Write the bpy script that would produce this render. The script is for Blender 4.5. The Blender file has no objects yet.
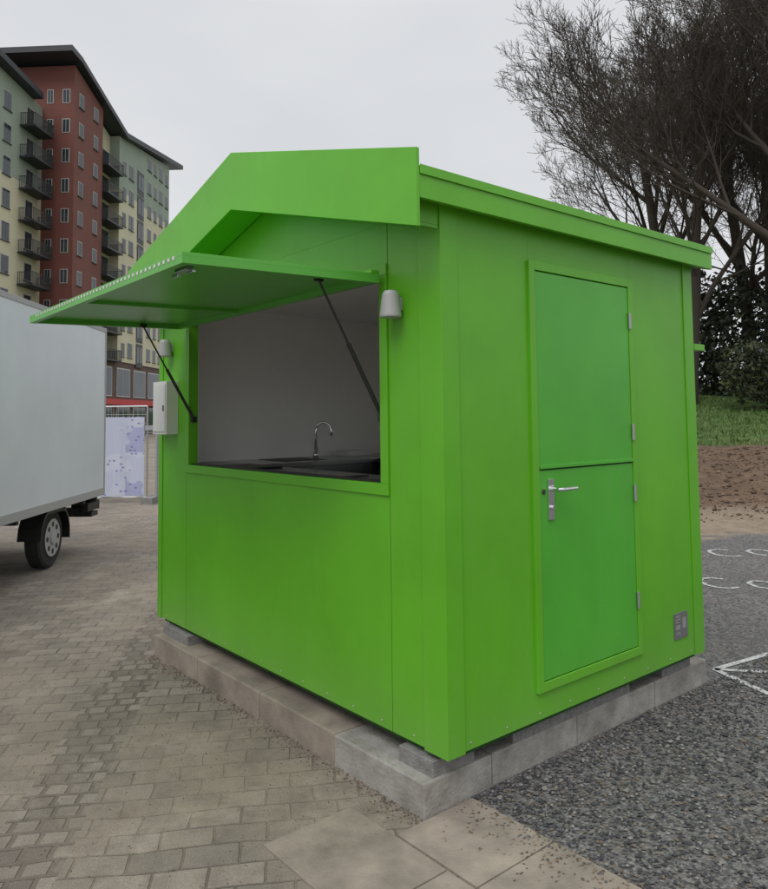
import bpy, bmesh, math, random, numpy as np
from mathutils import Vector, Matrix
random.seed(4); rng=np.random.default_rng(4)
# camera (surveyed) and kiosk dimensions in metres
CAM=(2.316,-2.254,1.702); yaw,pitch,roll,FPX,SYPX=.878,.062,-.011,733.6,-72.1
W,D,z0,H=3.067,2.206,.248,2.645
dy1,dy2,zb,zs=.594,1.516,.376,1.438; zt=zb+2.1
wx1,wx2,wb,wt=-2.599,-.365,1.334,2.445
of,ox,ob=.221,.093,.121; zet,zeb,zpt,zpb,zst,zsb=2.835,2.499,3.282,2.938,2.760,2.625
L,th,zh=.997,-.029,2.345
zp,oF,oR,X0,Yb=.152,.077,-.061,-2.95,2.365
# ------------------------------------------------------------ materials
def mat(name,col,rough=.5,metal=0,noise=0,nscale=5,bump=0,bscale=50,col2=None,spec=None,det=4):
    m=bpy.data.materials.new(name); m.use_nodes=True; nt=m.node_tree; b=nt.nodes['Principled BSDF']
    b.inputs['Base Color'].default_value=(*col,1); b.inputs['Roughness'].default_value=rough; b.inputs['Metallic'].default_value=metal
    if spec is not None: b.inputs['Specular IOR Level'].default_value=spec
    tc=nt.nodes.new('ShaderNodeTexCoord')
    if noise or col2:
        n=nt.nodes.new('ShaderNodeTexNoise'); n.inputs['Scale'].default_value=nscale; n.inputs['Detail'].default_value=det; n.inputs['Roughness'].default_value=.6
        nt.links.new(tc.outputs['Object'],n.inputs['Vector'])
        rp=nt.nodes.new('ShaderNodeValToRGB'); nt.links.new(n.outputs['Fac'],rp.inputs[0])
        c2=col2 or tuple(c*(1-noise) for c in col); c1=col if col2 else tuple(min(1,c*(1+noise)) for c in col)
        rp.color_ramp.elements[0].position=.3; rp.color_ramp.elements[1].position=.7
        rp.color_ramp.elements[0].color=(*c2,1); rp.color_ramp.elements[1].color=(*c1,1)
        nt.links.new(rp.outputs[0],b.inputs['Base Color'])
    if bump:
        n2=nt.nodes.new('ShaderNodeTexNoise'); n2.inputs['Scale'].default_value=bscale; n2.inputs['Detail'].default_value=3
        nt.links.new(tc.outputs['Object'],n2.inputs['Vector'])
        bp=nt.nodes.new('ShaderNodeBump'); bp.inputs['Strength'].default_value=bump; bp.inputs['Distance'].default_value=.01
        nt.links.new(n2.outputs['Fac'],bp.inputs['Height']); nt.links.new(bp.outputs[0],b.inputs['Normal'])
    return m
def newmat(name):
    mt=bpy.data.materials.new(name); mt.use_nodes=True; return mt,mt.node_tree,mt.node_tree.nodes['Principled BSDF']
def N_(nt,t,**kw):
    n=nt.nodes.new(t)
    for k,v in kw.items(): setattr(n,k,v)
    return n
def mixc(nt,fac,a,b):
    n=N_(nt,'ShaderNodeMix',data_type='RGBA')
    for s,x in (('Factor',fac),('A',a),('B',b)):
        if isinstance(x,(tuple,float,int)): n.inputs[s].default_value=(*x,1) if isinstance(x,tuple) else x
        else: nt.links.new(x,n.inputs[s])
    return n.outputs['Result']
def math_(nt,op,a,b=0.,clamp=False):
    n=N_(nt,'ShaderNodeMath',operation=op,use_clamp=clamp)
    for i,x in enumerate((a,b)):
        if isinstance(x,(float,int)): n.inputs[i].default_value=x
        else: nt.links.new(x,n.inputs[i])
    return n.outputs[0]
def ramp(nt,x,p0,p1,c0=(0,0,0),c1=(1,1,1)):
    n=N_(nt,'ShaderNodeValToRGB'); e=n.color_ramp.elements; e[0].position=p0;e[1].position=p1;e[0].color=(*c0,1);e[1].color=(*c1,1); nt.links.new(x,n.inputs[0]); return n.outputs[0]
def noise(nt,vec,scale,detail=4,rough=.6):
    n=N_(nt,'ShaderNodeTexNoise'); n.inputs['Scale'].default_value=scale; n.inputs['Detail'].default_value=detail; n.inputs['Roughness'].default_value=rough; nt.links.new(vec,n.inputs['Vector']); return n.outputs['Fac']
def paint(name,col,rough):
    # coated panel: slight tone drift, dust low down, faint runs
    m,nt,b=newmat(name); tc=N_(nt,'ShaderNodeTexCoord'); ob=tc.outputs['Object']
    n=noise(nt,ob,1.3,4); c=mixc(nt,ramp(nt,n,.3,.7),tuple(x*.88 for x in col),tuple(x*1.08 for x in col))
    mp=N_(nt,'ShaderNodeMapping'); mp.inputs['Scale'].default_value=(14,14,.7); nt.links.new(ob,mp.inputs[0]); st=noise(nt,mp.outputs[0],1.5,3)
    sp=N_(nt,'ShaderNodeSeparateXYZ'); nt.links.new(ob,sp.inputs[0])
    low=math_(nt,'SUBTRACT',1.,math_(nt,'DIVIDE',math_(nt,'SUBTRACT',sp.outputs[2],.25),.5),True)
    dust=math_(nt,'ADD',math_(nt,'MULTIPLY',math_(nt,'MULTIPLY',low,low),math_(nt,'MULTIPLY',noise(nt,ob,6,5,.7),.3)),math_(nt,'MULTIPLY',ramp(nt,st,.52,.8),.06))
    c=mixc(nt,dust,c,(.27,.27,.18)); nt.links.new(c,b.inputs['Base Color'])
    nt.links.new(math_(nt,'ADD',rough-.08,math_(nt,'MULTIPLY',st,.16)),b.inputs['Roughness'])
    n2=noise(nt,ob,2.2,1); bp=N_(nt,'ShaderNodeBump'); bp.inputs['Strength'].default_value=.2; bp.inputs['Distance'].default_value=.02; nt.links.new(n2,bp.inputs['Height']); nt.links.new(bp.outputs[0],b.inputs['Normal'])
    return m
GREEN=paint('green_paint',(.108,.405,.012),.40)
GREEN2=paint('green_door_paint',(.072,.385,.026),.36)
GREEN3=mat('green_underside',(.10,.40,.045),.35,noise=.05,nscale=3)
SEAM=mat('seam_dark',(.012,.08,.004),.7)
WHITE=mat('white_panel',(.62,.62,.60),.5,noise=.02)
TRUCKW=mat('truck_white',(.62,.66,.70),.35,noise=.06,nscale=1.2)
ALU=mat('aluminium',(.5,.51,.52),.35,1)
CHROME=mat('chrome',(.75,.75,.76),.15,1)
STEEL=mat('stainless',(.45,.45,.45),.25,1)
BLACK=mat('black_plastic',(.012,.012,.013),.45)
WTOP=mat('worktop',(.03,.028,.027),.2)
DARK=mat('dark_frame',(.03,.032,.035),.5)
RUB=mat('rubber',(.02,.02,.02),.85,noise=.3,nscale=20)
GREYP=mat('grey_plastic',(.36,.36,.36),.45)
CONC=mat('concrete',(.38,.365,.335),.9,col2=(.20,.185,.16),nscale=7,bump=.5,bscale=60,det=8)
CONCB=mat('concrete_block',(.27,.265,.255),.95,col2=(.17,.165,.155),nscale=30,bump=.8,bscale=120)
SLAB=mat('slab_tan',(.33,.28,.225),.9,col2=(.16,.135,.11),nscale=4,bump=.4,bscale=80,det=8)
REDB=mat('red_cladding',(.16,.055,.042),.8,noise=.12,nscale=.6)
CREAM=mat('cream_render',(.55,.51,.36),.85,noise=.06,nscale=.5)
PGREEN=mat('pale_green_render',(.28,.32,.26),.85,noise=.06,nscale=.5)
BROWN=mat('brown_brick',(.11,.075,.06),.9,noise=.2,nscale=3)
GLASS=mat('window_glass',(.03,.04,.05),.08,noise=.5,nscale=.3)
WFR=mat('window_frame',(.42,.42,.40),.5)
ROOFM=mat('roof_dark',(.025,.03,.034),.5)
REDS=mat('red_sign',(.45,.02,.02),.5)
GALV=mat('galvanised',(.42,.43,.44),.45,.8)
BARK=mat('bark',(.062,.050,.039),.95)
# ------------------------------------------------------------ builders
class MB:
    def __init__(s): s.v=[];s.f=[];s.m=[];s.mats=[]
    def mi(s,m):
        if m not in s.mats: s.mats.append(m)
        return s.mats.index(m)
    def poly(s,vs,m):
        b=len(s.v); s.v+= [tuple(v) for v in vs]; s.f.append(tuple(range(b,b+len(vs)))); s.m.append(s.mi(m))
    def box(s,x0,x1,y0,y1,z0,z1,m,M=None):
        b=len(s.v); vs=[(x0,y0,z0),(x1,y0,z0),(x1,y1,z0),(x0,y1,z0),(x0,y0,z1),(x1,y0,z1),(x1,y1,z1),(x0,y1,z1)]
        if M is not None: vs=[tuple(M@Vector(v)) for v in vs]
        s.v+=vs; k=s.mi(m)
        for f in [(3,2,1,0),(4,5,6,7),(0,1,5,4),(1,2,6,5),(2,3,7,6),(3,0,4,7)]: s.f.append(tuple(b+i for i in f)); s.m.append(k)
    def holed(s,x0,x1,y0,y1,z0,z1,h,m):
        a,b,c,d=h; s.box(x0,a,y0,y1,z0,z1,m); s.box(b,x1,y0,y1,z0,z1,m); s.box(a,b,y0,y1,z0,c,m); s.box(a,b,y0,y1,d,z1,m)
    def prism(s,pts,y0,y1,m,axis='y'):
        n=len(pts); b=len(s.v); k=s.mi(m)
        for y in (y0,y1):
            for a,z in pts: s.v.append((a,y,z) if axis=='y' else (y,a,z) if axis=='x' else (a,z,y))
        s.f.append(tuple(b+i for i in range(n))); s.m.append(k)
        s.f.append(tuple(b+n+i for i in reversed(range(n)))); s.m.append(k)
        for i in range(n): s.f.append((b+i,b+n+i,b+n+(i+1)%n,b+(i+1)%n)); s.m.append(k)
    def tube(s,pts,rad,m,n=8,cap=True):
        pts=[Vector(p) for p in pts]; k=s.mi(m); b=len(s.v)
        if not hasattr(rad,'__len__'): rad=[rad]*len(pts)
        for i,p in enumerate(pts):
            t=(pts[min(i+1,len(pts)-1)]-pts[max(i-1,0)]).normalized()
            a=t.cross(Vector((0,0,1)) if abs(t.z)<.9 else Vector((1,0,0))).normalized(); c=t.cross(a)
            for j in range(n):
                w=2*math.pi*j/n; s.v.append(tuple(p+rad[i]*(math.cos(w)*a+math.sin(w)*c)))
        for i in range(len(pts)-1):
            for j in range(n): s.f.append((b+i*n+j,b+i*n+(j+1)%n,b+(i+1)*n+(j+1)%n,b+(i+1)*n+j)); s.m.append(k)
        if cap:
            s.f.append(tuple(b+j for j in reversed(range(n)))); s.m.append(k)
            s.f.append(tuple(b+(len(pts)-1)*n+j for j in range(n))); s.m.append(k)
    def obj(s,name,parent=None,bevel=0,smooth=False):
        me=bpy.data.meshes.new(name); me.from_pydata(s.v,[],s.f)
        for m in s.mats: me.materials.append(m)
        me.polygons.foreach_set('material_index',s.m)
        if smooth: me.polygons.foreach_set('use_smooth',[True]*len(s.f))
        me.update()
        o=bpy.data.objects.new(name,me); bpy.context.collection.objects.link(o)
        if parent: o.parent=parent
        bm=bmesh.new(); bm.from_mesh(me); bmesh.ops.recalc_face_normals(bm,faces=bm.faces); bm.to_mesh(me); bm.free()
        if bevel:
            md=o.modifiers.new('b','BEVEL'); md.width=bevel; md.segments=2; md.limit_method='ANGLE'; md.angle_limit=math.radians(40)
        return o
def empty(name,loc=(0,0,0),rz=0):
    e=bpy.data.objects.new(name,None); bpy.context.collection.objects.link(e); e.location=loc; e.rotation_euler=(0,0,rz); e.empty_display_size=.2; return e
# ------------------------------------------------------------ kiosk
K=empty('food_kiosk'); g=.002; T=.06; fw=.055
ix1,ix2,iw1,iw2=wx1+fw,wx2-fw,wb+fw,wt-fw
xr=-W/2; RH=(-1.95,-.45,1.42,2.10)
m=MB(); c_=.006
m.box(-W+.012,ix1-c_,.013,T-.002,z0+.01,H,SEAM); m.box(ix2+c_,-.012,.013,T-.002,z0+.01,H,SEAM); m.box(ix1-c_,ix2+c_,.013,T-.002,z0+.01,iw1-c_,SEAM); m.box(ix1-c_,ix2+c_,.013,T-.002,iw2+c_,H,SEAM)
m.box(-.06,-.013,T,D-.02,z0+.01,H,SEAM); m.box(-W+.013,-W+.06,T,D-.02,z0+.01,H,SEAM); m.holed(-W+.06,-.06,D-.06,D-.013,z0+.01,H,(RH[0]-.004,RH[1]+.004,RH[2]-.004,RH[3]+.004),SEAM)
m.obj('wall_core',K)
m=MB()
m.box(-W+.002,wx1-g,0,.012,z0,H,GREEN); m.box(wx1+g,wx2-g,0,.012,z0,wb+.01,GREEN); m.box(wx2+g,-.002,0,.012,z0,H,GREEN); m.box(wx1+g,wx2-g,0,.012,wt-.01,H,GREEN)
m.prism([(-W+.002,H),(-.002,H),(-.002,H+.08),(xr,zpt-.14),(-W+.002,H+.08)],.001,.012,GREEN)
m.box(-.012,0,.013,dy1+.01,z0,H+.08,GREEN); m.box(-.012,0,dy2-.01,D-.002,z0,H+.08,GREEN); m.box(-.012,0,dy1+.01,dy2-.01,z0,zb+.01,GREEN); m.box(-.012,0,dy1+.01,dy2-.01,zt-.01,H+.08,GREEN)
m.box(-W,-W+.012,.013,D-.002,z0,H+.08,GREEN); m.holed(-W+.014,-.014,D-.012,D,z0,H+.08,RH,GREEN)
m.obj('wall_panels',K,bevel=.0012)
tf,ts,tb=.14,.10,.10; zl=z0-.006
for i,pts in enumerate(([(-tf,-.008),(.008,-.008),(.008,ts),(0,ts),(0,0),(-tf,0)],[(0,D-tb),(.008,D-tb),(.008,D+.008),(-tb,D+.008),(-tb,D),(0,D)],[(-W-.008,-.008),(-W+.06,-.008),(-W+.06,0),(-W,0),(-W,tb),(-W-.008,tb)],[(-W-.008,D+.008),(-W-.008,D-tb),(-W,D-tb),(-W,D),(-W+tb,D),(-W+tb,D+.008)])):
    m=MB(); m.prism(pts,zl,H+.03,GREEN,axis='z'); m.obj('corner_trim_%d'%(i+1),K,bevel=.002)
m=MB()
for i in range(13):
    x=-W+.15+i*.225
    if x<-.16: m.tube([(x,0,z0+.03),(x,-.0025,z0+.03)],[.005,.003],GREYP,8)
for i in range(9): m.tube([(0,.14+i*.24,z0+.03),(.0025,.14+i*.24,z0+.03)],[.005,.003],GREYP,8)
m.obj('rivets',K)
m=MB(); m.box(-W+.05,-.05,.03,.1,z0-.03,z0+.01,SEAM); m.box(-.1,-.03,.1,D-.05,z0-.03,z0+.01,SEAM); m.box(-W+.03,-W+.1,.1,D-.05,z0-.03,z0+.01,SEAM); m.box(-W+.1,-.1,.1,D-.02,z0-.02,z0+.03,SEAM); m.obj('floor_frame',K)
INT=mat('interior_lining',(.86,.85,.83),.55,noise=.02); FLR=mat('interior_floor',(.5,.49,.47),.5)
m=MB(); m.box(-W+.062,-W+.07,T+.01,D-.062,z0+.04,H-.02,INT); m.holed(-W+.07,-.062,D-.07,D-.062,z0+.04,H-.02,RH,INT); m.box(-.07,-.062,T+.01,D-.07,z0+.04,H-.02,INT)
m.box(-W+.07,ix1-.006,T,T+.006,z0+.07,H-.061,INT); m.box(ix2+.006,-.07,T,T+.006,z0+.07,H-.061,INT)
m.box(-W+.07,-.07,T+.01,D-.07,H-.06,H-.03,INT); m.box(-W+.07,-.07,T+.01,D-.07,z0+.04,z0+.06,FLR); m.obj('interior_lining',K)
m=MB(); a,b,c,e=RH; m.box(a-.003,a+.02,D-.07,D+.012,c,e,GREEN); m.box(b-.02,b+.003,D-.07,D+.012,c,e,GREEN); m.box(a+.02,b-.02,D-.07,D+.012,c-.003,c+.02,GREEN); m.box(a+.02,b-.02,D-.07,D+.012,e-.02,e+.003,GREEN); m.obj('rear_hatch_frame',K)
m=MB(); ct=iw1-.012
m.box(-W+.071,ix2+.2,T+.007,.42,ct-.035,ct,WTOP); m.box(-W+.071,-2.35,.421,D-.071,ct-.035,ct,STEEL); m.box(-2.349,-.6,1.55,D-.071,ct-.035,ct,WTOP)
m.box(-W+.08,-2.37,.43,1.5,z0+.07,ct-.036,STEEL); m.box(-2.3,-.62,1.58,D-.08,z0+.07,ct-.036,DARK)
m.box(-2.9,-2.5,.75,1.15,ct+.0005,ct+.004,DARK)
m.box(-2.35,-1.9,.12,.36,ct+.001,ct+.012,BLACK); m.box(-1.3,-.95,.10,.34,ct+.001,ct+.01,STEEL)
m.box(-2.3,-2.1,1.7,2.0,ct+.001,ct+.04,BLACK); m.box(-1.9,-1.55,1.7,2.05,ct+.001,ct+.05,DARK); m.box(-2.95,-2.75,1.55,1.8,ct+.001,ct+.045,WHITE)
m.obj('counter',K,bevel=.003)
tx,ty=-2.74,1.2; m=MB(); dv=Vector((.64,.77,0)); pts=[Vector((tx,ty,ct)),Vector((tx,ty,ct+.22))]+[Vector((tx,ty,ct+.22))+dv*(.065-.065*math.cos(a))+Vector((0,0,.075*math.sin(a))) for a in np.linspace(.3,math.pi,10)]+[Vector((tx,ty,ct+.18))+dv*.13]
m.tube(pts,.011,CHROME,10); m.tube([(tx,ty,ct),(tx,ty,ct+.05)],.024,CHROME,12); m.tube([(tx,ty,ct+.05),(tx+.07,ty-.03,ct+.08)],.008,CHROME,8); m.obj('sink_tap',K,smooth=True)
m=MB(); p=-.012
m.box(wx1,wx2,p,T,wb,iw1,GREEN); m.box(wx1,wx2,p,T,iw2,wt,GREEN); m.box(wx1,ix1,p,T,iw1,iw2,GREEN); m.box(ix2,wx2,p,T,iw1,iw2,GREEN)
m.box(ix1,ix2,.01,T+.006,iw1+.0005,iw1+.008,BLACK)
m.obj('serving_window_frame',K,bevel=.002)
Fm=Matrix.Translation((0,-.05,zh))@Matrix.Rotation(-th,4,'X')
m=MB(); m.box(wx1,wx2,-L,0,.03,.045,GREEN3,Fm); e=.035
m.box(wx1,wx2,-L,-L+e,0,.03,GREEN3,Fm); m.box(wx1,wx2,-e,0,0,.03,GREEN3,Fm); m.box(wx1,wx1+e,-L+e,-e,0,.03,GREEN3,Fm); m.box(wx2-e,wx2,-L+e,-e,0,.03,GREEN3,Fm)
xm=wx1+.4*(wx2-wx1); m.box(xm-.02,xm+.02,-L+e,-e,.012,.03,GREEN3,Fm)
for i in range(3,46): x=wx1+(wx2-wx1)*(i+.1)/47; m.box(x,x+.022,-L-.002,-L-.0005,.024,.038,WHITE,Fm)
m.box(wx1,wx2,-.05,.0,.046,.06,GREEN,Fm)
m.obj('awning_flap',K,bevel=.0015)
m=MB(); xl=wx2-.16
m.box(xl-.05,xl+.05,-L+.06,-L+.1,-.004,.03,ALU,Fm); m.box(xl-.09,xl-.03,-L+.065,-L+.08,-.02,-.004,CHROME,Fm); m.box(xl+.02,xl+.09,-L+.075,-L+.09,-.018,-.004,CHROME,Fm); m.obj('flap_latch',K,bevel=.002)
m=MB()
for x in (ix2-.02,ix1+.02):
    a=Fm@Vector((x,-.3,.0)); b=Vector((x,.02,1.706)); c=a.lerp(b,.45)
    m.tube([a,c],.006,BLACK,8); m.tube([c,b],.011,BLACK,8); m.box(x-.01,x+.01,a.y-.02,a.y+.02,a.z-.005,a.z+.02,BLACK); m.box(x-.012,x+.012,b.y-.02,b.y+.015,b.z-.02,b.z+.02,BLACK)
m.obj('gas_struts',K)
# roof
m=MB(); yF=-of; xL=-W-ox
m.prism([(xL,zeb),(xr,zpb),(ox,zeb),(ox,zet),(xr,zpt),(xL,zet)],yF,yF+.018,GREEN); m.obj('front_fascia',K,bevel=.002)
m=MB(); yb=D+ob; rp=zpt-(zet-zst)
m.prism([(ox-.002,zst-.03),(ox-.002,zst),(xr,rp),(xL+.002,zst),(xL+.002,zst-.03),(xr,rp-.03)],yF+.02,yb,GREEN); m.obj('roof_sheet',K)
m=MB()
m.box(ox-.02,ox-.004,yF+.02,yb,zsb,zst-.032,GREEN); m.box(xL+.004,xL+.02,yF+.02,yb,zsb,zst-.032,GREEN)
m.box(ox-.001,ox+.004,yF+.02,yb+.004,zst-.035,zst+.006,GREEN)
m.prism([(xL+.02,zsb),(xr,zsb+rp-zst),(ox-.02,zsb),(ox-.02,zst-.032),(xr,rp-.032),(xL+.02,zst-.032)],yb-.018,yb,GREEN)
m.obj('eave_fascia',K,bevel=.0015)
m=MB(); q=.014
def zlow(x): return zeb+(zpb-zeb)*(1-abs(x-xr)/(ox-xr))
m.prism([(-W,zlow(-W)+q),(xr,zpb+q),(0,zlow(0)+q),(0,zlow(0)+q+.015),(xr,zpb+q+.015),(-W,zlow(-W)+q+.015)],yF+.018,-.009,GREEN)
m.box(.0095,ox-.021,yF+.02,yb-.02,H,H+.012,GREEN); m.box(xL+.021,-W-.0095,yF+.02,yb-.02,H,H+.012,GREEN)
m.box(-.01,0,yF+.02,-.0095,zlow(0)+q+.016,H+.09,GREEN); m.box(-.01,.0085,yF+.02,.0,H+.031,H+.09,GREEN)
m.obj('soffit',K)
# door
m=MB(); q=.016; f2=.045
m.box(-.01,q,dy1,dy1+f2,zb,zt,GREEN); m.box(-.01,q,dy2-f2,dy2,zb,zt,GREEN); m.box(-.01,q,dy1+f2,dy2-f2,zt-f2,zt,GREEN); m.box(-.01,q,dy1+f2,dy2-f2,zb,zb+f2,GREEN)
m.obj('door_frame',K,bevel=.002)
m=MB(); a,b=dy1+f2+.004,dy2-f2-.004
m.box(-.03,-.001,a-.004,b+.004,zb+f2,zt-f2,SEAM); m.obj('door_rebate',K)
m=MB(); m.box(0,.011,a,b,zb+f2+.005,zs-.004,GREEN2); m.box(0,.011,a,b,zs+.004,zt-f2-.005,GREEN2); m.box(.0115,.019,a,b,zs+.004,zs+.022,GREEN2); m.obj('stable_door',K,bevel=.002)
hy,hz=.73,1.30
m=MB(); m.box(.011,.02,hy-.03,hy+.015,hz-.11,hz+.09,CHROME); m.tube([(.02,hy-.005,hz+.04),(.065,hy-.005,hz+.04),(.07,hy+.02,hz+.04),(.068,hy+.135,hz+.04)],.010,CHROME,10); m.tube([(.02,hy-.005,hz-.05),(.032,hy-.005,hz-.05)],.011,CHROME,12)
m.tube([(.012,a+.028,hz+.03),(.016,a+.028,hz+.03)],.013,DARK,12); m.obj('door_handle',K,bevel=.001)
m=MB()
for z in (zt-.24,zs+.17,zs-.17,zb+.3): m.tube([(.02,dy2-f2,z-.045),(.02,dy2-f2,z+.045)],.008,GALV,10); m.box(.0165,.018,dy2-f2+.004,dy2-f2+.02,z-.04,z+.04,GALV)
m.obj('door_hinges',K)
PLQ=mat('plate_grey',(.14,.14,.14),.5); PLQ2=mat('plate_print',(.26,.26,.26),.5)
m=MB(); m.box(0,.006,1.87,2.02,.375,.525,PLQ)
for (ya,yb2,za,zb2) in ((1.885,1.925,.500,.508),(1.885,1.935,.485,.491),(1.885,1.92,.470,.476),(1.885,1.94,.40,.404),(1.885,1.93,.41,.414),(1.96,2.0,.43,.49),(1.885,1.93,.43,.455)): m.box(.006,.0075,ya,yb2,za,zb2,PLQ2)
m.obj('maker_plate',K)
for i,(x,z) in enumerate(((-.28,2.236),(-2.86,2.236))):
    m=MB(); y=-.055
    m.tube([(x,y,z-.066),(x,y,z-.06),(x,y,z+.04),(x,y,z+.058),(x,y,z+.062)],[.050,.052,.040,.030,.01],GREYP,32); m.box(x-.02,x+.02,y,0,z-.03,z+.03,GREYP); o=m.obj('wall_lamp_%d'%(i+1),K)
m=MB(); x0,x1,zq,z1=-2.985,-2.745,1.60,1.985
m.box(x0,x1,-.09,-.0,zq,z1,WHITE); m.box(x0+.015,x1-.015,-.096,-.0905,zq+.02,z1-.02,WHITE); m.box(x1-.05,x1-.03,-.1,-.0965,1.77,1.81,DARK); m.obj('meter_box',K,bevel=.004)
m=MB(); m.box(-2.05,.012,D+.012,D+.14,2.11,2.15,GREEN); m.obj('rear_hatch_hood',K,bevel=.002)
# plinth
PL=empty('concrete_plinth'); X1=oR
m=MB(); xs=[X0,-2.25,-1.45,-.72,X1]
for i in range(4): m.box(xs[i]+.002,xs[i+1]-.002,-oF-random.random()*.006,-oF+.42,-.05,zp-random.random()*.006,SLAB if i<3 else CONC)
m.obj('front_kerb',PL,bevel=.008)
m=MB(); ys=[-oF+.423,1.0,1.75,Yb]
for i in range(3): m.box(X1-.35,X1-random.random()*.006,ys[i]+.002,ys[i+1]-.002,-.05,zp-random.random()*.006-.003,CONC)
m.box(X0,X1-.355,-oF+.424,Yb,-.05,zp-.01,CONC); m.obj('side_kerb',PL,bevel=.008)
m=MB(); zz=z0-.031
for (a,b,c,e) in [(-.30,-.075,-.02,.24),(-W+.13,-W+.55,-.02,.2),(-.22,-.07,D-.36,D-.03),(-.22,-.07,.5,1.5),(-W+.13,-W+.5,D-.3,D-.05)]: m.box(a,b,c,e,zp-.01,zz,CONCB)
m.obj('bearing_blocks',PL,bevel=.004)
# ------------------------------------------------------------ street frame
SO=np.array([CAM[0],CAM[1]])
def ST(lat,dep,z=0):
    return (SO[0]-math.sin(yaw)*dep+math.cos(yaw)*lat, SO[1]+math.cos(yaw)*dep+math.sin(yaw)*lat, z)
TR=empty('box_truck',ST(-3.84,10.1),yaw+.045); m=MB(); bz0,bz1=.74,2.97
m.box(-2.2,0,-4.6,0,bz0,bz1,TRUCKW); m.obj('cargo_box',TR,bevel=.015)
m=MB()
for (a,b,c,e,f_,h) in [(-.004,.006,-4.6,.006,bz0-.04,bz0+.06),(-.004,.006,-4.6,.006,bz1-.05,bz1+.01),(-.03,.008,-.03,.008,bz0-.04,bz1+.01),(-.03,.008,-4.62,-4.58,bz0-.04,bz1+.01),(-2.2,0,.0,.012,bz1-.08,bz1+.01),(-2.2,0,0,.012,bz0-.04,bz0+.06)]: m.box(a,b,c,e,f_,h,GREYP)
m.obj('edge_trims',TR,bevel=.004)
m=MB(); m.box(-1.5,-1.4,-5.9,-.1,.55,.72,DARK); m.box(-.7,-.6,-5.9,-.1,.55,.72,DARK)
for y in (-4.2,-3.4,-2.5,-.6,-.15): m.box(-2.1,-.06,y,y+.06,.64,.70,DARK)
m.box(-2.0,-.15,-.12,-.04,.42,.54,DARK); m.box(-1.3,-1.24,-.1,-.06,.5,.65,DARK); m.box(-.66,-.6,-.1,-.06,.5,.65,DARK)
m.box(-.42,-.05,-.06,-.03,.52,.64,BLACK); m.box(-.12,-.04,-.5,-.06,.53,.63,BLACK); m.box(-.28,-.06,-.3,-.06,.44,.50,BLACK); m.box(-1.0,-.3,-3.8,-2.8,.36,.66,BLACK)
m.obj('chassis',TR,bevel=.004)
m=MB(); m.box(-.38,-.2,-.028,-.02,.54,.62,REDS); m.obj('tail_lamp',TR)
def wheel(name,x,y,r=.35,w=.2):
    m=MB(); prof=[(0,r*.62),(0.01,r*.66),(.012,r*.9),(.03,r*.98),(w-.03,r*.98),(w-.012,r*.9),(w-.01,r*.66),(w,r*.62)]
    m.tube([(x-a,y,r) for a,_ in prof],[b for _,b in prof],RUB,32)
    m.tube([(x+.002,y,r),(x+.003,y,r)],[r*.62,r*.60],GREYP,32); m.tube([(x-.02,y,r),(x+.02,y,r),(x+.025,y,r)],[r*.25,r*.22,r*.1],GREYP,16)
    for i in range(8):
        a=i*math.pi/4; m.tube([(x,y+.44*r*math.cos(a),r+.44*r*math.sin(a)),(x+.006,y+.44*r*math.cos(a),r+.44*r*math.sin(a))],r*.09,BLACK,8)
    m.obj(name,TR)
wy=-1.42
wheel('wheel_1',-.12,wy); wheel('wheel_2',-1.88,wy); wheel('wheel_3',-.2,-5.4); wheel('wheel_4',-1.8,-5.4)
m=MB()
for i in range(10):
    a0=-.15+i*(math.pi+.1)/10; a1=a0+(math.pi+.1)/10; R0=.43
    for x0 in (-.34,-2.1):
        c0,s0,c1,s1=math.cos(a0)*R0,math.sin(a0)*R0,math.cos(a1)*R0,math.sin(a1)*R0
        v=[(x0,wy+c0,.35+min(s0,.34)),(x0+.26,wy+c0,.35+min(s0,.34)),(x0+.26,wy+c1,.35+min(s1,.34)),(x0,wy+c1,.35+min(s1,.34))]
        m.poly(v,BLACK); m.poly([v[1],v[2],(v[2][0],v[2][1],v[2][2]-.05),(v[1][0],v[1][1],v[1][2]-.05)],BLACK)
m.obj('mudguards',TR)
m=MB(); m.prism([(-4.65,.45),(-4.65,2.15),(-5.0,2.25),(-5.7,2.2),(-6.25,1.45),(-6.75,1.2),(-6.85,.45)],-2.05,-.1,TRUCKW,axis='x'); m.obj('cab',TR,bevel=.05)
m=MB(); m.prism([(-5.0,1.35),(-5.0,2.05),(-5.6,2.05),(-6.1,1.4)],-.098,-.094,GLASS,axis='x'); m.poly([(-.2,-5.74,2.14),(-1.9,-5.74,2.14),(-1.9,-6.27,1.45),(-.2,-6.27,1.45)],GLASS); m.obj('cab_glazing',TR)
# fence
FE=empty('construction_fence',ST(0,15.35),yaw)
m=MB()
for x0,x1 in ((-11.2,-8.1),(-8.0,-4.95)):
    for x in (x0,x1): m.tube([(x,0,.05),(x,0,2.0)],.02,GALV,8)
    m.tube([(x0,0,2.0),(x1,0,2.0)],.018,GALV,8); m.tube([(x0,0,.12),(x1,0,.12)],.018,GALV,8)
    for i in range(1,30): x=x0+(x1-x0)*i/30; m.tube([(x,0,.12),(x,0,2)],.004,GALV,4,False)
    for i in range(1,10): z=.12+i*.19; m.tube([(x0,0,z),(x1,0,z)],.004,GALV,4,False)
for x in (-11.2,-8.05,-4.85): m.box(x-.12,x+.12,-.35,.35,0,.13,CONCB)
m.tube([(-4.75,0,.05),(-4.75,0,2.03)],.03,GALV,8); m.tube([(-4.75,0,2.0),(-4.75,3,2.0)],.018,GALV,8); m.tube([(-4.75,3,.05),(-4.75,3,2.0)],.02,GALV,8); m.box(-5.0,-4.7,-.03,.03,1.5,1.6,GALV)
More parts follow.
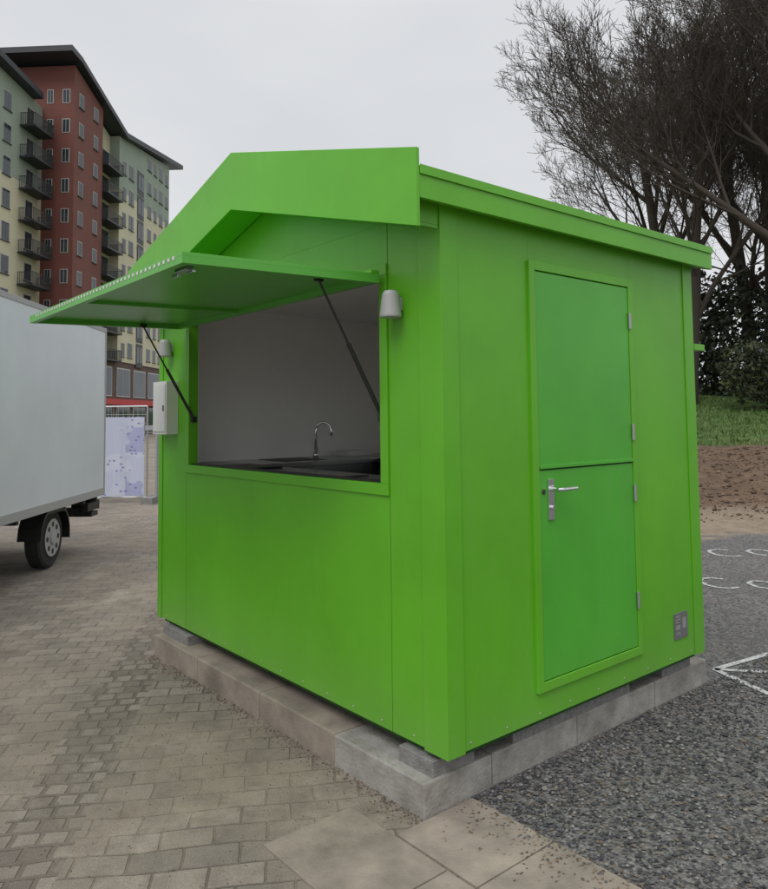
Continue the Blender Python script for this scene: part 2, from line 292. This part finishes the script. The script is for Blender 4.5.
for i in range(1,30): y=3*i/30; m.tube([(-4.75,y,.12),(-4.75,y,2)],.004,GALV,4,False)
m.obj('fence_panels',FE)
BAN,nt,b=newmat('printed_banner'); b.inputs['Roughness'].default_value=.6
tc=N_(nt,'ShaderNodeTexCoord'); mp=N_(nt,'ShaderNodeMapping'); mp.inputs['Rotation'].default_value=(math.radians(90),0,0); nt.links.new(tc.outputs['Object'],mp.inputs[0])
def bk(w_,h_,ms,off,sc=1):
    n=N_(nt,'ShaderNodeTexBrick',offset=off); n.inputs['Scale'].default_value=sc; n.inputs['Brick Width'].default_value=w_; n.inputs['Row Height'].default_value=h_; n.inputs['Mortar Size'].default_value=ms; n.inputs['Bias'].default_value=0
    n.inputs['Color1'].default_value=(0,0,0,1); n.inputs['Color2'].default_value=(1,1,1,1); n.inputs['Mortar'].default_value=(.4,.4,.4,1); nt.links.new(mp.outputs[0],n.inputs['Vector']); return n.outputs['Color']
big=ramp(nt,bk(.9,.52,.0,.5),.3,.7,(.50,.53,.62),(.33,.35,.51)); txt=ramp(nt,bk(.09,.07,.018,.37),.66,.72); col=mixc(nt,math_(nt,'MULTIPLY',txt,.75),big,(.14,.12,.34))
col=mixc(nt,ramp(nt,noise(nt,tc.outputs['Object'],1.5,2),.5,.52),col,(.45,.48,.59)); nt.links.new(col,b.inputs['Base Color'])
m=MB(); N=40
for i in range(N):
    f=lambda t:(-7.9+2.9*t, -.03+.02*math.sin(t*23)+.01*math.sin(t*51), 0)
    a=f(i/N); c=f((i+1)/N); m.poly([(a[0],a[1],.15),(c[0],c[1],.15),(c[0],c[1],1.78),(a[0],a[1],1.78)],BAN)
m.obj('banner',FE,smooth=True)
# ------------------------------------------------------------ apartment building (built in units of 1.45 m)
BS=1.45
AB=empty('apartment_building',ST(-21.4*BS,50*BS,-.76),yaw-.055); AB.scale=(BS,BS,BS)
m=MB()
def roofz(y): return float(np.interp(y,[-2,0,8,22],[27.3,27.1,24.9,26.8]))
def wallseg(y0,y1,x,mt,z_a=0,z_b=None,depth=12):
    za=roofz(y0)-.5 if z_b is None else z_b; zb_=roofz(y1)-.5 if z_b is None else z_b
    m.prism([(y0,z_a),(y1,z_a),(y1,zb_),(y0,za)],x-depth,x,mt,axis='x')
wallseg(0,4.5,0,REDB,6.4); wallseg(4.5,7.6,-.8,CREAM,6.4); wallseg(7.6,19,-.02,CREAM,6.4,20.2); wallseg(7.6,19,-.02,PGREEN,20.2); wallseg(0.01,19.2,-.1,BROWN,0,6.4)
wallseg(-16,-.01,-2.3,CREAM,0,17.5,12); m.prism([(-16,17.5),(-.01,17.5),(-.01,23.6),(-16,25)],-14.3,-2.3,PGREEN,axis='x')
m.obj('walls',AB)
m=MB()
def slab(pts,t=.4,x0=-13,x1=.5):
    for (ya,za),(yb_,zb_) in zip(pts,pts[1:]): m.prism([(ya,za),(yb_,zb_),(yb_,zb_+t),(ya,za+t)],x0,x1,ROOFM,axis='x')
slab([(-1.5,26.9),(0,26.8),(8,24.5),(21.5,26.5)]); slab([(-17,25.2),(-1.2,23.7)],.4,-15,-1.6)
m.obj('roof',AB)
m=MB()
def win(y,z,w,h,x):
    m.box(x,x+.03,y-w/2,y+w/2,z,z+h,WFR); m.box(x+.02,x+.045,y-w/2+.05,y-.02,z+.05,z+h-.05,GLASS); m.box(x+.02,x+.045,y+.02,y+w/2-.05,z+.05,z+h-.05,GLASS)
    m.box(x,x+.08,y-w/2-.04,y+w/2+.04,z-.07,z-.01,ROOFM)
def winx(x,z,w,h,y):
    m.box(x-w/2,x+w/2,y-.03,y,z,z+h,WFR); m.box(x-w/2+.05,x-.02,y-.045,y-.02,z+.05,z+h-.05,GLASS); m.box(x+.02,x+w/2-.05,y-.045,y-.02,z+.05,z+h-.05,GLASS)
FH=2.12
for k in range(9):
    z=6.55+k*FH
    def top(y,h): return z+h<roofz(y)-.7
    for y in (1.0,3.3):
        if top(y,1.4): win(y,z+.4,.7,1.0,0)
    if top(0,1.4): winx(-.6,z+.4,.55,1.0,0); winx(-1.75,z+.4,.45,1.0,0)
    if top(7,1.7): m.box(-.8,-.75,4.7,7.4,z-.1,z+1.6,GLASS); m.box(-.74,-.72,6.0,6.08,z-.1,z+1.6,DARK)
    for y,w_,h_ in ((8.6,.7,1.1),(10,1.0,1.2),(14.0,.9,1.1),(15.4,.7,1.1),(16.8,.9,1.2),(18.3,.7,1.1)):
        if top(y,1.5): win(y,z+.3,w_,h_,-.02)
    if top(12,1.7): m.box(-.02,.01,11.3,12.7,z-.4,z+1.6,DARK); m.box(.01,.03,11.4,11.95,z,z+1.3,GLASS); m.box(.01,.03,12.05,12.6,z,z+1.3,GLASS)
for k in range(10):
    z=2.3+k*FH
    for y in (-1.6,-4.3,-5.8,-7.2,-9.5,-12): win(y,z+.3,.9,1.2,-2.3)
for y in (2,5.5,9,12.3,15.5):
    for zq,zt_ in ((.6,2.8),(3.6,5.9)): m.box(-.1,-.06,y-1.3,y+1.3,zq,zt_,WFR); m.box(-.07,-.045,y-1.2,y-.05,zq+.1,zt_-.1,GLASS); m.box(-.07,-.045,y+.05,y+1.2,zq+.1,zt_-.1,GLASS)
m.obj('windows',AB)
m=MB()
def balc(y0,y1,z,x0,x1):
    m.box(x0,x1,y0,y1,z-.12,z,ROOFM); h=.75
    m.box(x1-.03,x1,y0,y1,z+h,z+h+.04,DARK); m.box(x0,x1,y0,y0+.03,z+h,z+h+.04,DARK); m.box(x0,x1,y1-.03,y1,z+h,z+h+.04,DARK)
    n=20
    for i in range(n): y=y0+(y1-y0)*(i+.5)/n; m.box(x1-.02,x1-.005,y-.022,y+.022,z,z+h,DARK)
    for i in range(10): x=x0+(x1-x0)*(i+.5)/10; m.box(x-.018,x+.018,y0+.005,y0+.02,z,z+h,DARK); m.box(x-.018,x+.018,y1-.02,y1-.005,z,z+h,DARK)
for k in range(10):
    z=6.4+k*FH
    if k<8: balc(4.6,7.5,z,-.75,.4)
    if z+1.2<20: balc(19.05,20.4,z,-1.6,.1)
    balc(-2.9,-.5,2.2+k*FH,-2.25,-1.2)
m.obj('balconies',AB)
m=MB(); m.box(-.05,.3,4.5,18,2.95,3.4,REDS); m.obj('shop_sign',AB)
m=MB(); m.box(-8,-.2,22,44,0,7,BROWN); m.box(-8.3,.2,21.8,44.2,7,7.4,ROOFM)
for k in range(2):
    for y in range(24,43,3): m.box(-.2,-.15,y,y+1.6,1+k*3,2.8+k*3,GLASS)
o=m.obj('brick_lowrise_building',None); o.location=AB.location; o.rotation_euler=AB.rotation_euler; o.scale=AB.scale
# ------------------------------------------------------------ ground
PV,nt,b=newmat('block_paving'); tc=N_(nt,'ShaderNodeTexCoord'); ob_=tc.outputs['Object']
def brick(w,h,mort,vec,offs=.5,c1=(.255,.222,.185),c2=(.15,.132,.112)):
    n=N_(nt,'ShaderNodeTexBrick',offset=offs); n.inputs['Scale'].default_value=1; n.inputs['Brick Width'].default_value=w; n.inputs['Row Height'].default_value=h; n.inputs['Mortar Size'].default_value=mort; n.inputs['Mortar Smooth'].default_value=.5; n.inputs['Bias'].default_value=0
    n.inputs['Color1'].default_value=(*c1,1); n.inputs['Color2'].default_value=(*c2,1); n.inputs['Mortar'].default_value=(.11,.093,.076,1); nt.links.new(vec,n.inputs['Vector']); return n
wn=N_(nt,'ShaderNodeTexNoise'); wn.inputs['Scale'].default_value=2.2; wn.inputs['Detail'].default_value=5; nt.links.new(ob_,wn.inputs['Vector'])
va=N_(nt,'ShaderNodeVectorMath',operation='MULTIPLY_ADD'); nt.links.new(wn.outputs['Color'],va.inputs[0]); va.inputs[1].default_value=(.06,.06,0); nt.links.new(ob_,va.inputs[2]); wv=va.outputs[0]
b1=brick(.21,.14,.006,wv); b2=brick(.11,.105,.014,wv,.3,(.27,.24,.205),(.115,.10,.088))
sx=N_(nt,'ShaderNodeSeparateXYZ'); nt.links.new(wv,sx.inputs[0])
dx=math_(nt,'ABSOLUTE',math_(nt,'ADD',sx.outputs[0],1.67)); strip=math_(nt,'LESS_THAN',dx,.165)
colr=mixc(nt,strip,b1.outputs['Color'],b2.outputs['Color']); fac=mixc(nt,strip,b1.outputs['Fac'],b2.outputs['Fac'])
nbig=noise(nt,ob_,.8,8,.7); nmid=noise(nt,ob_,5,6,.75); nfin=noise(nt,ob_,140,2,.7)
sand=math_(nt,'MULTIPLY',ramp(nt,nbig,.40,.60),math_(nt,'SUBTRACT',1.,math_(nt,'MULTIPLY',strip,.4))); col=mixc(nt,math_(nt,'MULTIPLY',sand,.82),colr,(.275,.228,.172))
col=mixc(nt,math_(nt,'MULTIPLY',ramp(nt,nmid,.46,.68),.62),col,(.115,.095,.076))
nst=noise(nt,ob_,1.9,7,.75); col=mixc(nt,math_(nt,'MULTIPLY',ramp(nt,nst,.54,.64),.5),col,(.37,.325,.265))
nd=noise(nt,ob_,.35,4,.6); col=mixc(nt,math_(nt,'MULTIPLY',ramp(nt,nd,.43,.65),.4),col,(.13,.108,.086))
n_=N_(nt,'ShaderNodeMix',data_type='RGBA',blend_type='OVERLAY'); n_.inputs['Factor'].default_value=.55; nt.links.new(col,n_.inputs['A']); nt.links.new(nfin,n_.inputs['B'])
nt.links.new(n_.outputs['Result'],b.inputs['Base Color']); b.inputs['Roughness'].default_value=.9
hgt=math_(nt,'SUBTRACT',math_(nt,'ADD',math_(nt,'MULTIPLY',nmid,1.1),math_(nt,'MULTIPLY',nfin,.35)),math_(nt,'MULTIPLY',fac,math_(nt,'SUBTRACT',1.,math_(nt,'MULTIPLY',sand,.7))))
bp=N_(nt,'ShaderNodeBump'); bp.inputs['Strength'].default_value=.9; bp.inputs['Distance'].default_value=.009; nt.links.new(hgt,bp.inputs['Height']); nt.links.new(bp.outputs[0],b.inputs['Normal'])
m=MB(); m.poly([(-500,-500,0),(500,-500,0),(500,500,0),(-500,500,0)],PV); o=m.obj('street_paving'); o.rotation_euler=(0,0,1.02)
GY=.2
m=MB()
for row,(ya,yb_) in enumerate(((-.25,GY-.003),(-.70,-.255))):
    x=oR+.008 if row==0 else -.35
    while x<4.2:
        w=random.choice((.45,.6,.75)); m.box(x+.003,x+w-.003,ya+.003,yb_-.003,-.02,.006+random.random()*.004,SLAB); x+=w
m.obj('flagstones',bevel=.004)
TM,nt,b=newmat('gravel_soil_grass'); tc=N_(nt,'ShaderNodeTexCoord'); ob_=tc.outputs['Object']
dt=N_(nt,'ShaderNodeVectorMath',operation='DOT_PRODUCT'); nt.links.new(ob_,dt.inputs[0]); dt.inputs[1].default_value=(-math.sin(yaw),math.cos(yaw),0)
dep0=float(SO[0]*-math.sin(yaw)+SO[1]*math.cos(yaw))
dep=math_(nt,'SUBTRACT',dt.outputs['Value'],dep0)
nb=noise(nt,ob_,.5,3,.6); nm=noise(nt,ob_,4,6,.7); nf=noise(nt,ob_,60,3,.7)
dw=math_(nt,'ADD',dep,math_(nt,'MULTIPLY',math_(nt,'SUBTRACT',nb,.5),2.0))
dw=math_(nt,'ADD',dw,math_(nt,'MULTIPLY',math_(nt,'SUBTRACT',nm,.5),1.0))
def step(a,bb): return math_(nt,'DIVIDE',math_(nt,'SUBTRACT',dw,a),bb-a,True)
vo=N_(nt,'ShaderNodeTexVoronoi'); vo.inputs['Scale'].default_value=60; nt.links.new(ob_,vo.inputs['Vector'])
hs=N_(nt,'ShaderNodeSeparateColor'); nt.links.new(vo.outputs['Color'],hs.inputs[0])
gr=ramp(nt,hs.outputs[0],.0,1.,(.038,.038,.04),(.22,.21,.20))
dust=math_(nt,'MULTIPLY',ramp(nt,nm,.5,.72),.4); gr=mixc(nt,dust,gr,(.18,.15,.115)); gr=mixc(nt,math_(nt,'MULTIPLY',ramp(nt,nb,.45,.65),.4),gr,(.07,.068,.065))
soil=ramp(nt,nm,.3,.7,(.07,.045,.028),(.18,.115,.068)); sandc=ramp(nt,nm,.3,.7,(.17,.13,.09),(.32,.255,.185)); grass=ramp(nt,nm,.3,.7,(.035,.07,.014),(.10,.17,.035))
c=mixc(nt,step(10.1,10.6),gr,sandc); c=mixc(nt,step(11.4,12.0),c,soil); c=mixc(nt,step(17,18),c,grass)
nt.links.new(c,b.inputs['Base Color']); b.inputs['Roughness'].default_value=.92
hh=math_(nt,'SUBTRACT',math_(nt,'MULTIPLY',nf,.5),math_(nt,'MULTIPLY',vo.outputs['Distance'],1.)); bp=N_(nt,'ShaderNodeBump'); bp.inputs['Strength'].default_value=1; bp.inputs['Distance'].default_value=.014; nt.links.new(hh,bp.inputs['Height']); nt.links.new(bp.outputs[0],b.inputs['Normal'])
def nz(x,y):
    return (np.sin(x*1.7+y*.6)+np.sin(y*2.3-x*1.1+1)+.6*np.sin(x*4.1+2)*np.sin(y*3.7)+.4*np.sin(x*8.3-y*6.1))/3
def ld(x,y): return (x-SO[0])*math.cos(yaw)+(y-SO[1])*math.sin(yaw),(x-SO[0])*-math.sin(yaw)+(y-SO[1])*math.cos(yaw)
def hgt_(x,y):
    lt,dp=ld(x,y)
    h=np.interp(dp,[0,10.6,12,13,15,18,26,40,200],[0,0,.18,.42,.78,1.08,2.2,3.4,4])
    s=np.clip((lt-.5)/3,0,1); h=h*s
    return h+.004+nz(x,y)*.1*np.clip((dp-10.5)/2,0,1)*s*np.clip((60-dp)/30,.2,1)
gx=np.concatenate([-1.4-np.geomspace(26,300,30)[::-1],np.arange(-27.4,16,.2),np.geomspace(16.2,400,40)]); gy=np.concatenate([np.arange(GY,30,.2),np.geomspace(30.2,400,40)])
XX,YY=np.meshgrid(gx,gy,indexing='ij'); ZZ=hgt_(XX,YY); nx,ny=XX.shape
vs=np.stack([XX,YY,ZZ],-1).reshape(-1,3); idx=np.arange(nx*ny).reshape(nx,ny)
cx=(XX[:-1,:-1]+XX[1:,1:])/2; cy=(YY[:-1,:-1]+YY[1:,1:])/2; lt,dp=ld(cx,cy)
keep=((cx>-1.4)|(cy>2.0))&(lt>-.06*dp-.3)
fs=np.stack([idx[:-1,:-1],idx[1:,:-1],idx[1:,1:],idx[:-1,1:]],-1)[keep]
me=bpy.data.meshes.new('terrain'); me.from_pydata(vs.tolist(),[],fs.tolist()); me.materials.append(TM); me.polygons.foreach_set('use_smooth',[True]*len(fs)); o=bpy.data.objects.new('gravel_ground',me); bpy.context.collection.objects.link(o)
def npmesh(name,V,F,mats,mi=None):
    me=bpy.data.meshes.new(name); me.from_pydata(V.tolist(),[],F.tolist())
    for q in mats: me.materials.append(q)
    if mi is not None: me.polygons.foreach_set('material_index',mi.tolist())
    o=bpy.data.objects.new(name,me); bpy.context.collection.objects.link(o); return o
base=np.array([[1,0,0],[0,1,0],[-1,0,0],[0,-1,0],[0,0,.8],[0,0,-.8]],float)
F0=np.array([[0,1,4],[1,2,4],[2,3,4],[3,0,4],[1,0,5],[2,1,5],[3,2,5],[0,3,5]])
def bits(name,x,y,z,sc,mats,p):
    n=len(x); V=base[None]*sc[:,None,None]*rng.uniform(.6,1.3,(n,6,1)); a=rng.random(n)*6.28; ca,sa=np.cos(a),np.sin(a)
    V=np.stack([V[...,0]*ca[:,None]-V[...,1]*sa[:,None]+V[...,2]*.4,V[...,0]*sa[:,None]+V[...,1]*ca[:,None],V[...,2]],-1)+np.stack([x,y,z+sc*.3],-1)[:,None]
    F=(F0[None]+6*np.arange(n)[:,None,None]).reshape(-1,3); npmesh(name,V.reshape(-1,3),F,mats,np.repeat(rng.choice(len(mats),n,p=p),8))
NS=30000
gm=[mat('stone_a',(.05,.051,.055),.85),mat('stone_b',(.105,.105,.105),.85),mat('stone_c',(.23,.22,.205),.85),mat('stone_d',(.16,.13,.095),.9)]
bits('gravel_stones',oR+.02+rng.random(NS)**1.3*4.6,GY+.01+rng.random(NS)**1.2*6.5,np.full(NS,.006),rng.uniform(.005,.012,NS)*(1+(rng.random(NS)<.05)*.6),gm,[.42,.34,.13,.11])
n1=2200; ax=-4.5+rng.random(n1)*5.6; ay=-1.9+rng.random(n1)*1.8
n2=1400; a2=X0+rng.random(n2)*4; b2_=-.08-np.abs(rng.normal(0,.05,n2))
n3=900; a3=oR+.05+rng.random(n3)*2.5; b3=GY-np.abs(rng.normal(0,.12,n3))
ss=np.concatenate([rng.uniform(.001,.004,n1),rng.uniform(.001,.006,n2),rng.uniform(.003,.008,n3)])
bits('ground_debris',np.concatenate([ax,a2,a3]),np.concatenate([ay,b2_,b3]),np.concatenate([np.full(n1+n2,.001),np.full(n3,.009)]),ss,[mat('grit_a',(.20,.15,.10),.95),mat('grit_b',(.10,.08,.06),.95),gm[1]],[.45,.35,.2])
n4=3500; la=rng.uniform(2,9,n4); de=rng.uniform(11.2,16.5,n4); sx_=SO[0]-math.sin(yaw)*de+math.cos(yaw)*la; sy_=SO[1]+math.cos(yaw)*de+math.sin(yaw)*la
bits('soil_clods',sx_,sy_,hgt_(sx_,sy_),rng.uniform(.01,.05,n4)*rng.random(n4)**1.8+.008,[mat('soil_a',(.13,.083,.05),.95),mat('soil_b',(.08,.052,.033),.95),mat('soil_c',(.19,.14,.095),.95)],[.5,.35,.15])
CH=mat('spray_paint',(.6,.6,.59),.9,col2=(.16,.16,.16),nscale=45)
m=MB()
def stroke(pts,w=.045):
    P_=[np.array(ST(a,b_)[:2]) for a,b_ in pts]
    for p0,p1 in zip(P_,P_[1:]):
        t=(p1-p0)/np.linalg.norm(p1-p0); nn=np.array([-t[1],t[0]])*w/2
        m.poly([(*(p0-nn),.0095),(*(p1-nn),.0095),(*(p1+nn),.0095),(*(p0+nn),.0095)],CH)
stroke([(3.6,5.6),(2.69,5.3),(2.18,5.0),(2.31,4.56),(2.5,4.0)]); stroke([(2.18,5.0),(3.2,4.8)])
def arc(cx,cy,r,a0,a1,n=8): return [(cx+r*math.cos(a),cy+r*1.4*math.sin(a)) for a in np.linspace(a0,a1,n)]
stroke(arc(3.35,7.5,.17,.8,5.4)); stroke(arc(3.75,7.4,.13,0,6.28)); stroke([(3.88,7.4),(3.9,7.0)]); stroke(arc(4.15,9.1,.17,.8,5.4)); stroke(arc(4.6,9.1,.15,0,6.28)); stroke([(4.9,9.4),(4.9,8.8)]); stroke([(5.1,9.3),(5.4,8.9)])
m.obj('survey_markings')
# ------------------------------------------------------------ bare trees
def make_tree(name,seed,height=15,counts=(9,8,7,6,5),minr=.009):
    rs=random.Random(seed); segs=[]
    def grow(p,dr,length,r,lev,ns):
        pts=[p]; rad=[r]; cur=p.copy(); dd=dr.copy(); st=length/ns
        for i in range(ns):
            dd=(dd+Vector((rs.gauss(0,.10),rs.gauss(0,.10),rs.gauss(.07,.07)))*(1 if lev else .3)).normalized()
            cur=cur+dd*st; pts.append(cur.copy()); rad.append(r*(1-.75*(i+1)/ns) if lev else r*(1-.6*(i+1)/ns))
        segs.append((pts,rad,lev))
        if lev>=len(counts): return
        n=counts[lev]
        for k in range(n):
            t=min(.25+.75*(k+rs.random()*.8)/n,.999)
            if lev==0: t=.3+.69*(k/n)
            i=min(int(t*ns),ns-1); q=pts[i].lerp(pts[i+1],t*ns-i); rr=rad[i]
            base=(pts[i+1]-pts[i]).normalized(); az=k*2.4+rs.random()
            a=base.orthogonal().normalized(); side=(Matrix.Rotation(az,3,base)@a)
            ang=rs.uniform(.45,.85) if lev else rs.uniform(.6,1.0)
            nd=(base*math.cos(ang)+side*math.sin(ang)); nd.z+=.12; nd.normalize()
            ln=length*rs.uniform(.45,.64)*(1.15-.4*t)
            grow(q,nd,ln,max(rr*.5,minr),lev+1,4 if lev<2 else 3 if lev<4 else 2)
    grow(Vector((0,0,-.3)),Vector((.03,0,1)),height*.75,height*.019,0,7)
    V=[];F=[]
    for pts,rad,lev in segs:
        n=8 if lev==0 else 5 if lev<3 else 3
        b=len(V)
        for i,p in enumerate(pts):
            t=(pts[min(i+1,len(pts)-1)]-pts[max(i-1,0)]).normalized(); a=t.orthogonal().normalized(); c=t.cross(a); r_=max(rad[i],minr*.7)
            for j in range(n):
                w=6.2832*j/n; V.append(p+a*(r_*math.cos(w))+c*(r_*math.sin(w)))
        for i in range(len(pts)-1):
            for j in range(n): F.append((b+i*n+j,b+i*n+(j+1)%n,b+(i+1)*n+(j+1)%n,b+(i+1)*n+j))
    me=bpy.data.meshes.new(name); me.from_pydata([tuple(v) for v in V],[],F); me.materials.append(BARK); me.polygons.foreach_set('use_smooth',[True]*len(F)); return me
t1=make_tree('bare_tree',3,17,counts=(10,8,8,6,5)); t2=make_tree('bare_tree_b',8,14,counts=(9,7,6,6,4))
def place(me,name,lat,dep,rz,s=1):
    x,y,_=ST(lat,dep); o=bpy.data.objects.new(name,me); bpy.context.collection.objects.link(o); o.location=(x,y,float(hgt_(np.array(x),np.array(y)))-.1); o.rotation_euler=(0,0,rz); o.scale=(s,s,s)
place(t1,'bare_tree',11.8,20.5,.5,1.03); place(t2,'bare_tree',14.5,27,1.2,1.1); place(t2,'bare_tree',12.4,31,3.2,1.2); place(t1,'bare_tree',19,26,2.1,.95); place(t2,'bare_tree',10.4,25,5.0,.95); place(t1,'bare_tree',14.6,29,4.0,.95)
LF=[mat('leaf_dark',(.014,.024,.010),.6),mat('leaf_mid',(.03,.043,.016),.6),mat('leaf_olive',(.06,.07,.022),.6)]
def leaves(name,blobs,n,size,pm):
    Vs=[];mi=[]
    for (lat,dep,z,rx,rz_) in blobs:
        u=rng.normal(size=(n,3)); u/=np.linalg.norm(u,axis=1)[:,None]; u*=rng.uniform(.45,1.05,(n,1))**.5
        u*=1+.22*np.sin(u[:,[0]]*7+lat)*np.sin(u[:,[2]]*6+dep)
        x0,y0,_=ST(lat,dep); c=np.stack([x0+u[:,0]*rx,y0+u[:,1]*rx,z+u[:,2]*rz_],-1)
        a=rng.normal(size=(n,3)); b_=rng.normal(size=(n,3)); a/=np.linalg.norm(a,axis=1)[:,None]; b_-= (a*b_).sum(1)[:,None]*a; b_/=np.linalg.norm(b_,axis=1)[:,None]
        s=size*rng.uniform(.5,1.2,(n,1)); Vs.append(np.stack([c-a*s,c+b_*s*.5,c+a*s,c-b_*s*.5],1)); mi.append(rng.choice(3,n,p=pm))
    V=np.concatenate(Vs); F=np.arange(len(V)*4).reshape(-1,4); return npmesh(name,V.reshape(-1,3),F,LF,np.concatenate(mi))
bl=[(8+i*1.6+rng.random(),28+rng.random()*3,3.7+rng.random()*1.2,1.8,2.5+rng.random()*.9) for i in range(13)]
leaves('evergreen_hedge',bl,3000,.14,[.65,.27,.08])
leaves('shrub',[(11.5,23,3.0,.9,1.0),(12.6,23.4,2.8,.9,.9)],1800,.09,[.2,.4,.4])
leaves('ivy',[(11.8,20.5,z,.45,.9) for z in (2.7,3.6,4.6)],600,.08,[.5,.4,.1])
NG=16000; lat=rng.uniform(6,20,NG); dpp=rng.uniform(17.0,27,NG)
xx=SO[0]-math.sin(yaw)*dpp+math.cos(yaw)*lat; yy=SO[1]+math.cos(yaw)*dpp+math.sin(yaw)*lat; zz=hgt_(xx,yy)-.01
a=rng.random(NG)*6.28; w=.025; h=rng.uniform(.04,.14,NG); p=np.stack([xx,yy,zz],-1); t=np.stack([np.cos(a)*w,np.sin(a)*w,0*a],-1); tip=p+np.stack([rng.normal(0,.04,NG),rng.normal(0,.04,NG),h],-1)
V=np.stack([p-t,p+t,tip],1).reshape(-1,3); F=np.arange(NG*3).reshape(-1,3)
GM=[mat('grass_a',(.06,.12,.02),.7),mat('grass_b',(.11,.17,.04),.7)]; npmesh('grass',V,F,GM,rng.choice(2,NG))
# ------------------------------------------------------------ sky and light
w=bpy.data.worlds.new('World'); bpy.context.scene.world=w; w.use_nodes=True; nt=w.node_tree; bg=nt.nodes['Background']
se,sr=math.radians(52),math.radians(155)
sky=N_(nt,'ShaderNodeTexSky',sky_type='NISHITA',sun_disc=False,sun_elevation=se,sun_rotation=sr)
hsv=N_(nt,'ShaderNodeHueSaturation'); hsv.inputs['Saturation'].default_value=.15; hsv.inputs['Value'].default_value=.1; nt.links.new(sky.outputs[0],hsv.inputs['Color'])
tc=N_(nt,'ShaderNodeTexCoord'); sp=N_(nt,'ShaderNodeSeparateXYZ'); nt.links.new(tc.outputs['Generated'],sp.inputs[0])
mr=N_(nt,'ShaderNodeMapRange'); mr.inputs['From Min'].default_value=.5; mr.inputs['From Max'].default_value=1; mr.inputs['To Min'].default_value=1; mr.inputs['To Max'].default_value=2.5; nt.links.new(sp.outputs[2],mr.inputs['Value'])
mp=N_(nt,'ShaderNodeMapping'); mp.inputs['Scale'].default_value=(1,1,2.6); nt.links.new(tc.outputs['Generated'],mp.inputs[0])
cn=noise(nt,mp.outputs[0],2.2,3,.5); cc=ramp(nt,cn,.3,.7,(.70,.72,.755),(.80,.815,.84))
vm=N_(nt,'ShaderNodeVectorMath',operation='SCALE'); nt.links.new(cc,vm.inputs[0]); nt.links.new(mr.outputs[0],vm.inputs['Scale'])
cm=mixc(nt,.9,hsv.outputs[0],vm.outputs[0]); nt.links.new(cm,bg.inputs['Color']); bg.inputs['Strength'].default_value=1.0
sl_=bpy.data.lights.new('sun','SUN'); sl_.energy=1.3; sl_.angle=math.radians(30); sl_.color=(1,.98,.95); so=bpy.data.objects.new('sun',sl_); bpy.context.collection.objects.link(so)
dirv=Vector((math.sin(sr)*math.cos(se),math.cos(sr)*math.cos(se),math.sin(se))); so.rotation_euler=dirv.to_track_quat('Z','Y').to_euler()
# ------------------------------------------------------------ camera
cam=bpy.data.cameras.new("Camera"); co=bpy.data.objects.new("Camera",cam); bpy.context.collection.objects.link(co); bpy.context.scene.camera=co
cam.sensor_fit='HORIZONTAL'; cam.sensor_width=36; cam.lens=FPX/768*36; cam.shift_y=SYPX/768; cam.clip_end=2000; cam.clip_start=.05
co.matrix_world=Matrix.Translation(CAM)@Matrix.Rotation(yaw,4,'Z')@Matrix.Rotation(math.pi/2+pitch,4,'X')@Matrix.Rotation(roll,4,'Z')
bpy.context.scene.view_settings.view_transform='Standard'
